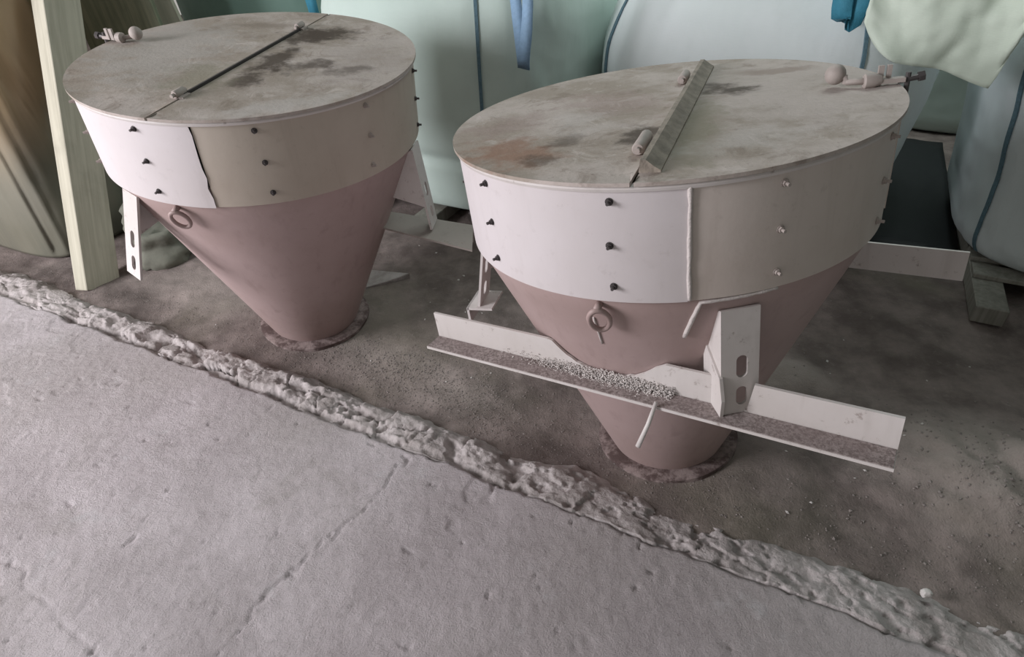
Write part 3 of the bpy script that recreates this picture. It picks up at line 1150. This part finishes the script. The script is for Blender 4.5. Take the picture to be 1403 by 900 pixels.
R0, R1 = [[bm.verts.new(p) for p in ridge(x)] for x in (-0.495, 0.435)]
bm.faces.new(R0)
bm.faces.new(R1[::-1])
for k_ in range(6):
    bm.faces.new((R0[k_], R0[(k_ + 1) % 6], R1[(k_ + 1) % 6], R1[k_]))
bmobj('stiffener_bar', bm, m_plain('stiffener_dusty_steel', (0.33, 0.28, 0.235), 0.8, 0, 0.75, 25, 0.6), hopR)
hinge_barrel(hopR, HR, HO, -0.34, 0.020, 0.10, 0.014, zl + 0.013)
hinge_barrel(hopR, HR, HO, 0.27, 0.020, 0.075, 0.014, zl + 0.013)
latch(hopR, -13.5, 0.415, 0.555, 0.024, zl, 0.03)
bracket(hopR, -85, 0.828, 0.558, 0.520, 0.545, 0.088)
bracket(hopR, 162, 0.84, 0.545, 0.53, 0.60, 0.10, False, True)
bracket(hopR, 40, 0.83, 0.545, 0.52, 0.55, 0.10)
A34 = math.radians(-34)
ai = angle_iron(hopR, A34, -0.414, 0.557, 0.641, -0.572, 0.668, 0.070, (0.305, 0.365))
ai['label'] = 'long pale steel angle welded across the front of the cone'
angle_iron(hopR, A34, 0.395, 0.548, 0.632, -0.62, 0.752, 0.072)
# crumbs of mortar lying in the notch of the front angle
t = Vector((math.cos(A34), math.sin(A34), 0))
nn = Vector((t.y, -t.x, 0))
sp = []
for i in range(3200):
    x = rs.gauss(0.05, 0.12)
    if not -0.35 < x < 0.19:
        continue
    y = min(0.05, abs(rs.gauss(0, 0.012)))
    sp.append((t * x + nn * (0.423 + y) + Vector((0, 0, 0.558 + max(0, 0.026 - y) * rs.random())), rs.uniform(0.0015, 0.0035)))
crumbs('mortar_crumbs', sp, MAT['crumb'], 'pale mortar crumbs piled where the angle meets the cone', hopR)
# bent wire and weld lines on the cone


def on_cone(h, pts, r, name, mat):
    bm = bmesh.new()
    P = []
    for (a0, z0), (a1, z1) in zip(pts, pts[1:]):
        for f in np.linspace(0, 1, 7)[:-1]:
            P.append((a0 + (a1 - a0) * f, z0 + (z1 - z0) * f))
    P.append(pts[-1])
    tube_bm(bm, [pol(rcone(z) + r * 0.5, a, z) for a, z in P], [r * (1 + 0.2 * float(vnoise(i * 1.7, 2, 4))) for i in range(len(P))], 7)
    return bmobj(name, bm, mat, h, True)


on_cone(hopR, [(-97.5, 0.745), (-94.5, 0.862), (-82, 0.866), (-77, 0.868)], 0.005, 'bent_wire', MAT['weld'])
on_cone(hopR, [(-121, 0.80), (-121.3, 0.70)], 0.0028, 'paint_run', MAT['weld'])
# short rod hanging from the front angle
bm = bmesh.new()
q0 = t * 0.165 + nn * 0.484 + Vector((0, 0, 0.572))
tube_bm(bm, [q0, q0 + Vector((-0.025, -0.02, -0.05)), q0 + Vector((-0.055, -0.035, -0.105))], [0.005, 0.006, 0.007], 8)
bmobj('hanging_rod', bm, MAT['steel_paint'], hopR, True)

curved_panel('band_cover_strip', -25, -20.5, RB + 0.003, 0.007, ZB, ZT - 0.008, MAT['band_shade_warm'], hopR)

# --- left hopper ----------------------------------------------------------
HL, HOL = math.radians(75), -0.017
hopL, erL, etL, slL = make_hopper('L', -109.5, -91.7, -106, HL, HOL, lidL, (-109.5, -73.5, -1.5))
tag(hopL, 'dusty pink steel hopper next to the leaning plank, lid split by a dark slot', 'hopper', 'conical hoppers on the dirt floor')
d = Vector((math.cos(HL), math.sin(HL), 0))
nn = Vector((-d.y, d.x, 0))
bm = bmesh.new()
obox(bm, nn * (HOL + 0.003) + d * -0.02 + Vector((0, 0, zl + 0.002)), d, nn, (0, 0, 1), 0.36, 0.003, 0.005)
bmobj('lid_slot_strip', bm, MAT['steel_dark'], hopL)
hinge_barrel(hopL, HL, HOL, -0.385, 0.012, 0.045, 0.012, zl + 0.010)
hinge_barrel(hopL, HL, HOL, 0.335, 0.012, 0.045, 0.012, zl + 0.010)
latch(hopL, 164, 0.455, 0.56, 0.022, zl, -0.02)
bracket(hopL, -130, 0.845, 0.572, 0.520, 0.612, 0.09, False)
bracket(hopL, -9, 0.862, 0.540, 0.535, 0.585, 0.085, False)
bracket(hopL, 111, 0.85, 0.545, 0.53, 0.58, 0.10, False)
# support arm under the right-hand bracket
bm = bmesh.new()
pz = 0.532
quad = [(0.37, -0.095), (0.735, -0.262), (0.735, -0.085), (0.37, 0.03)]
box_bm(bm, [Vector((x, y, pz - 0.008)) for x, y in quad] + [Vector((x, y, pz)) for x, y in quad])
bv = [(0.37, 0.022), (0.735, -0.093), (0.735, -0.085), (0.37, 0.03)]
box_bm(bm, [Vector((x, y, pz - 0.075)) for x, y in bv] + [Vector((x, y, pz - 0.008)) for x, y in bv])
bmobj('support_arm', bm, m_paint('arm_paint_dirty', (0.33, 0.29, 0.265), (0.22, 0.19, 0.17), 0.5, 0.4), hopL)

# ------------------------------------------------------------------ timber plank and left clutter


def beam(name, foot, top, wdir, W, Th, mat, length=None):
    foot, top = Vector(foot), Vector(top)
    a = (top - foot).normalized()
    L = length or (top - foot).length
    w = Vector(wdir)
    w = (w - a * w.dot(a)).normalized()
    b = a.cross(w)
    me = bpy.data.meshes.new(name)
    bm = bmesh.new()
    obox(bm, (W / 2, 0, L / 2), (1, 0, 0), (0, 1, 0), (0, 0, 1), W / 2, Th / 2, L / 2)
    bevel(bm, 0.003, 1)
    bm.to_mesh(me)
    bm.free()
    o = link(name, me, mat)
    o.matrix_world = Matrix(((w.x, b.x, a.x, foot.x), (w.y, b.y, a.y, foot.y), (w.z, b.z, a.z, foot.z), (0, 0, 0, 1)))
    return o


pl = beam('timber_plank', sn(-2.91, -0.27, 0.012), sn(-3.19, 0.28, 1.22), T * -0.05 + N * 1.0, 0.17, 0.10, MAT['wood'], 2.0)
tag(pl, 'long pale greenish timber plank leaning upright beside the hopper', 'plank')
p2 = beam('timber_post', sn(-3.22, 1.02, 0.02), sn(-3.56, 1.08, 1.1), T * 0.8 + N * 0.6, 0.15, 0.06, MAT['wood'], 1.9)
tag(p2, 'pale timber post standing behind the mossy board', 'post')
p3 = beam('mossy_board', sn(-3.50, 0.66, 0.02), sn(-3.70, 0.74, 1.1), T * 0.9 + N * 0.4, 0.46, 0.04, MAT['wood_old'], 1.8)
tag(p3, 'wide dark mossy board leaning behind the timber plank', 'board')


def rounded_block(name, mat, cs, cn, z0, hs, hn, H, expo=4.0, prof=None, wr=0.01, seed=0, nu=140, nv=70, z_dome=0.72, fold=0.0, dome=0.55, crease=None):
    """filled sack or wrapped load: superellipse plan, bulged profile, closed top and bottom. Built around its own base"""
    V, F = [], []

    def P(th, v):
        if v <= 1:
            z = H * z_dome * v
            f = prof(v)
        else:
            a = (v - 1) * math.pi / 2
            z = H * z_dome + H * (1 - z_dome) * math.sin(a)
            f = prof(1.0) * math.cos(a) ** dome
        if crease:
            f *= 1 - crease[1] * math.exp(-((z - crease[0]) / 0.035) ** 2)
        c, s_ = math.cos(th), math.sin(th)
        e = 2.0 / expo
        x = hs * f * math.copysign(abs(c) ** e, c)
        y = hn * f * math.copysign(abs(s_) ** e, s_)
        wv = wr * float(fbm(th * 2.2 + 7, z * 2.6, 4, seed)) + fold * float(vnoise(th * 9 + 3, z * 0.9, seed + 2))
        wv *= 1.0 if v > 0.05 else v * 20
        return Vector((x * (1 + wv), y * (1 + wv), z + (0.4 * wv if v > 1 else 0)))

    vs_ = list(np.linspace(0, 1, nv)) + list(1 + np.linspace(0, 1, 22)[1:])
    for v in vs_:
        for i in range(nu):
            V.append(P(2 * math.pi * i / nu, v))
    F = grid_faces(nu, len(vs_), True)
    F.append(tuple(range(nu))[::-1])
    F.append(tuple(range((len(vs_) - 1) * nu, len(vs_) * nu)))
    me = bpy.data.meshes.new(name)
    me.from_pydata([tuple(v) for v in V], [], F)
    me.update()
    o = link(name, me, mat, None, True)
    o.matrix_world = Matrix.Translation(sn(cs, cn, z0)) @ Matrix.Rotation(math.atan2(T.y, T.x), 4, 'Z')
    return o, P


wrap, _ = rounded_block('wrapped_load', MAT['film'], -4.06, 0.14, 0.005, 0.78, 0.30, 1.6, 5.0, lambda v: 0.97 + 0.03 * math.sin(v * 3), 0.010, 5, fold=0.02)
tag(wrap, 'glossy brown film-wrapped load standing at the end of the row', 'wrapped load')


# ------------------------------------------------------------------ bulk bags on pallets
def pallet(cs, cn, ws, wn, label):
    root = empty('pallet', Matrix.Translation(sn(cs, cn, 0.0)) @ Matrix.Rotation(math.atan2(T.y, T.x), 4, 'Z'))
    tag(root, label, 'pallet', 'wooden pallets under the bulk bags')
    X, Y, Z = (1, 0, 0), (0, 1, 0), (0, 0, 1)
    for i in (-1, 0, 1):
        bm = bmesh.new()
        obox(bm, (i * (ws / 2 - 0.06), 0, 0.048), X, Y, Z, 0.06, wn / 2, 0.040)
        bevel(bm, 0.004, 1)
        bmobj('bearer', bm, MAT['wood_pallet'], root)
    for j in range(7):
        bm = bmesh.new()
        obox(bm, (0, -wn / 2 + 0.30 + j * (wn - 0.36) / 6.0, 0.099), X, Y, Z, ws / 2, 0.055, 0.011)
        bevel(bm, 0.003, 1)
        bmobj('deck_board', bm, MAT['wood_pallet'], root)
    return root


def seam_strip(bag, P, th, v0, v1, w, mat, name='seam_tape', stitch=None):
    V, F = [], []
    vv = np.linspace(v0, v1, 50)
    for v in vv:
        c = P(th, v)
        e = (P(th + 0.02, v) - P(th - 0.02, v)).normalized()
        out = Vector((c.x, c.y, 0)).normalized()
        for (a, b) in ((-1, 0.002), (-1, 0.008), (1, 0.008), (1, 0.002)):
            V.append(c + e * w * a + out * b)
    for i in range(len(vv) - 1):
        for j in range(4):
            a, b = i * 4 + j, i * 4 + (j + 1) % 4
            F.append((a, b, b + 4, a + 4))
    return pyobj(name, V, F, mat, bag)


def strap(name, pts, w, th, wdir, mat, parent):
    """flat webbing along points"""
    V, F = [], []
    pts = [Vector(p) for p in pts]
    wd = Vector(wdir).normalized()
    for i, p in enumerate(pts):
        d = (pts[min(i + 1, len(pts) - 1)] - pts[max(i - 1, 0)]).normalized()
        ww = (wd - d * wd.dot(d)).normalized()
        nn = d.cross(ww)
        k = 1 + 0.12 * float(vnoise(i * 0.8, 3, 7))
        for (a, b) in ((-1, -1), (1, -1), (1, 1), (-1, 1)):
            V.append(p + ww * a * w * k / 2 + nn * b * th / 2)
    for i in range(len(pts) - 1):
        for j in range(4):
            a, b = i * 4 + j, i * 4 + (j + 1) % 4
            F.append((a, b, b + 4, a + 4))
    F.append((3, 2, 1, 0))
    e = (len(pts) - 1) * 4
    F.append((e, e + 1, e + 2, e + 3))
    return pyobj(name, V, F, mat, parent, True)


def bag_prof(lo, mid, hi):
    def f(v):
        a = min(1, v / 0.14)
        base_ = lo + (mid - lo) * (1 - (1 - a) ** 2) ** 0.5 * 0.6 + (mid - lo) * 0.4 * sstep(0, 0.6, v)
        return float(base_ + (hi - mid) * sstep(0.45, 1.0, v))
    return f


def loc_of(bag, s, n, z):
    return bag.matrix_world.inverted() @ sn(s, n, z)


PZ = 0.112
GB = 'filled bulk bags in a row behind the hoppers'
# bag behind and between the hoppers
b1, P1 = rounded_block('bulk_bag', MAT['bag_grey'], -1.66, 1.72, PZ, 0.71, 0.72, 1.32, 3.6, bag_prof(0.86, 0.985, 1.0), 0.017, 31, fold=0.007, z_dome=0.70, crease=(0.30, 0.03))
tag(b1, 'grey-green bulk bag with a blue strap hanging, between the two hoppers', 'bulk bag', GB)
pallet(-1.66, 1.60, 1.15, 1.28, 'wooden pallet under the grey-green bulk bag between the hoppers')
# bag behind the right hopper
b2, P2 = rounded_block('bulk_bag', MAT['bag_white'], -0.15, 2.12, PZ, 0.79, 0.76, 1.34, 3.4, bag_prof(0.80, 0.965, 1.0), 0.017, 37, fold=0.007, z_dome=0.52, dome=0.75)
tag(b2, 'white bulk bag with a cream flap and teal loop, behind the lid with the bar', 'bulk bag', GB)
pallet(-0.15, 2.0, 1.2, 1.28, 'wooden pallet under the white bulk bag with the cream flap')
# bag at the right
b3, P3 = rounded_block('bulk_bag', MAT['bag_cool'], 1.60, 2.08, PZ, 0.80, 0.78, 1.36, 3.6, bag_prof(0.76, 0.93, 1.02), 0.018, 43, fold=0.007, z_dome=0.66)
tag(b3, 'bluish white bulk bag with a dark corner seam on the exposed pallet', 'bulk bag', GB)
pallet(1.58, 1.86, 1.16, 1.36, 'weathered wooden pallet jutting out from under the bluish white bag')
# bag at the far left
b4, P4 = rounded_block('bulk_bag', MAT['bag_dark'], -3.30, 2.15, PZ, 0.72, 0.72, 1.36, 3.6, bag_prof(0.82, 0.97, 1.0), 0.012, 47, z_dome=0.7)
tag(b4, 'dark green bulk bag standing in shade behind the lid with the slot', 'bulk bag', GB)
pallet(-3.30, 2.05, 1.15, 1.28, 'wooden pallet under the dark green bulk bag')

b5, P5 = rounded_block('bulk_bag', MAT['bag_grey'], 1.15, 4.30, 0.0, 0.72, 0.70, 1.32, 3.6, bag_prof(0.84, 0.97, 1.0), 0.012, 53, z_dome=0.7)
tag(b5, 'pale green bulk bag glimpsed far back in the gap between two white bags', 'bulk bag', GB)
bm = bmesh.new()  # dark sheet added to stand for the deep shade on the floor between the bags
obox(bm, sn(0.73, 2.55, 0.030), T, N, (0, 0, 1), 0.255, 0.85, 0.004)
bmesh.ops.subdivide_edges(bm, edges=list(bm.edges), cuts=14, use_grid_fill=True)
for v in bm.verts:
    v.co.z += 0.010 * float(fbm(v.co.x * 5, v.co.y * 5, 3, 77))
tag(bmobj('gap_shade_sheet', bm, m_plain('gap_shade_black', (0.012, 0.014, 0.016), 0.6), None, True), 'black sheet added for the deep shade on the floor between two white bags', 'shade sheet')

PI = math.pi
seam_strip(b1, P1, PI * 1.612, 0.05, 1.6, 0.008, MAT['seam'])
seam_strip(b1, P1, PI * 1.12, 0.05, 1.6, 0.008, MAT['seam'])
seam_strip(b2, P2, PI * 1.225, 0.05, 1.6, 0.009, MAT['seam'])
seam_strip(b2, P2, PI * 1.638, 0.3, 1.6, 0.007, MAT['seam'])
seam_strip(b3, P3, PI * 1.20, 0.03, 1.6, 0.011, MAT['seam'])

# hanging blue strap on the bag between the hoppers
q = []
for f in np.linspace(0, 1, 16):
    q.append(loc_of(b1, -1.06 + 0.055 * f, 1.30 - 0.34 * sstep(0, 0.25, f), 1.40 - 0.465 * f))
for f in np.linspace(0, 1, 12)[1:]:
    q.append(loc_of(b1, -1.005 + 0.03 * math.sin(f * 3) + 0.02 * f, 0.945 - 0.02 * math.sin(f * PI), 0.935 + 0.47 * f))
strap('lifting_loop', q, 0.05, 0.006, (1, 0, 0), MAT['strap'], b1)
# teal loop on the white bag
q = [loc_of(b2, 0.212 + 0.026 * math.sin(a), 1.30 + 0.02 * math.cos(a), 1.145 - 0.02 * math.cos(a)) for a in np.linspace(-1.4, 1.4, 13)]
q = [loc_of(b2, 0.10, 1.50, 1.42), loc_of(b2, 0.115, 1.34, 1.36), loc_of(b2, 0.18, 1.305, 1.25), loc_of(b2, 0.188, 1.30, 1.17)] + q[3:-3] + [loc_of(b2, 0.236, 1.30, 1.17), loc_of(b2, 0.245, 1.305, 1.25), loc_of(b2, 0.28, 1.36, 1.36), loc_of(b2, 0.29, 1.52, 1.42)]
strap('lifting_loop', q, 0.085, 0.008, (0.9, -0.4, 0.0), MAT['strap_teal'], b2)
# blue loop on the dark bag
q = [loc_of(b4, -2.66, 1.62, 1.42), loc_of(b4, -2.62, 1.48, 1.30), loc_of(b4, -2.61, 1.44, 1.1), loc_of(b4, -2.60, 1.46, 0.9), loc_of(b4, -2.585, 1.43, 1.1), loc_of(b4, -2.58, 1.47, 1.3), loc_of(b4, -2.60, 1.62, 1.42)]
strap('lifting_loop', q, 0.06, 0.006, (1, 0.2, 0), MAT['strap_teal'], b4)

# cream flap of the filling skirt hanging over the front of the white bag
NF = 1.22
nu, nv = 46, 40
X = np.zeros((nv, nu))
Y = np.zeros((nv, nu))
Z = np.zeros((nv, nu))
inv = b2.matrix_world.inverted()
for i in range(nu):
    u = i / (nu - 1)
    s = 0.275 + 0.49 * u
    bot = 1.14 - 0.115 * (1 - (1 - min(1, u / 0.35)) ** 2) - 0.075 * sstep(0.2, 0.9, u) + 0.10 * sstep(0.93, 1.0, u) * 1.6 - 0.012 * math.sin(u * 7)
    for j in range(nv):
        v = j / (nv - 1)
        if v < 0.3:                       # runs back over the shoulder of the bag
            f = v / 0.3
            n = NF + 0.55 * (1 - f) ** 1.3
            z = 1.44 - 0.10 * f ** 2
        else:
            f = (v - 0.3) / 0.7
            n = NF
            z = 1.34 + (bot - 1.34) * f
        n += 0.028 * float(fbm(u * 3.2 + v * 1.5, v * 2.4 - u, 3, 90)) + 0.02 * math.sin(u * 9 + v * 2) * v
        ww = inv @ sn(s + (0.05 * (1 - v) * u), n, z)
        X[j, i], Y[j, i], Z[j, i] = ww
fl = np_grid('fabric_flap', X, Y, Z, MAT['flap'], b2)
m = fl.modifiers.new('thickness', 'SOLIDIFY')
m.thickness = 0.006
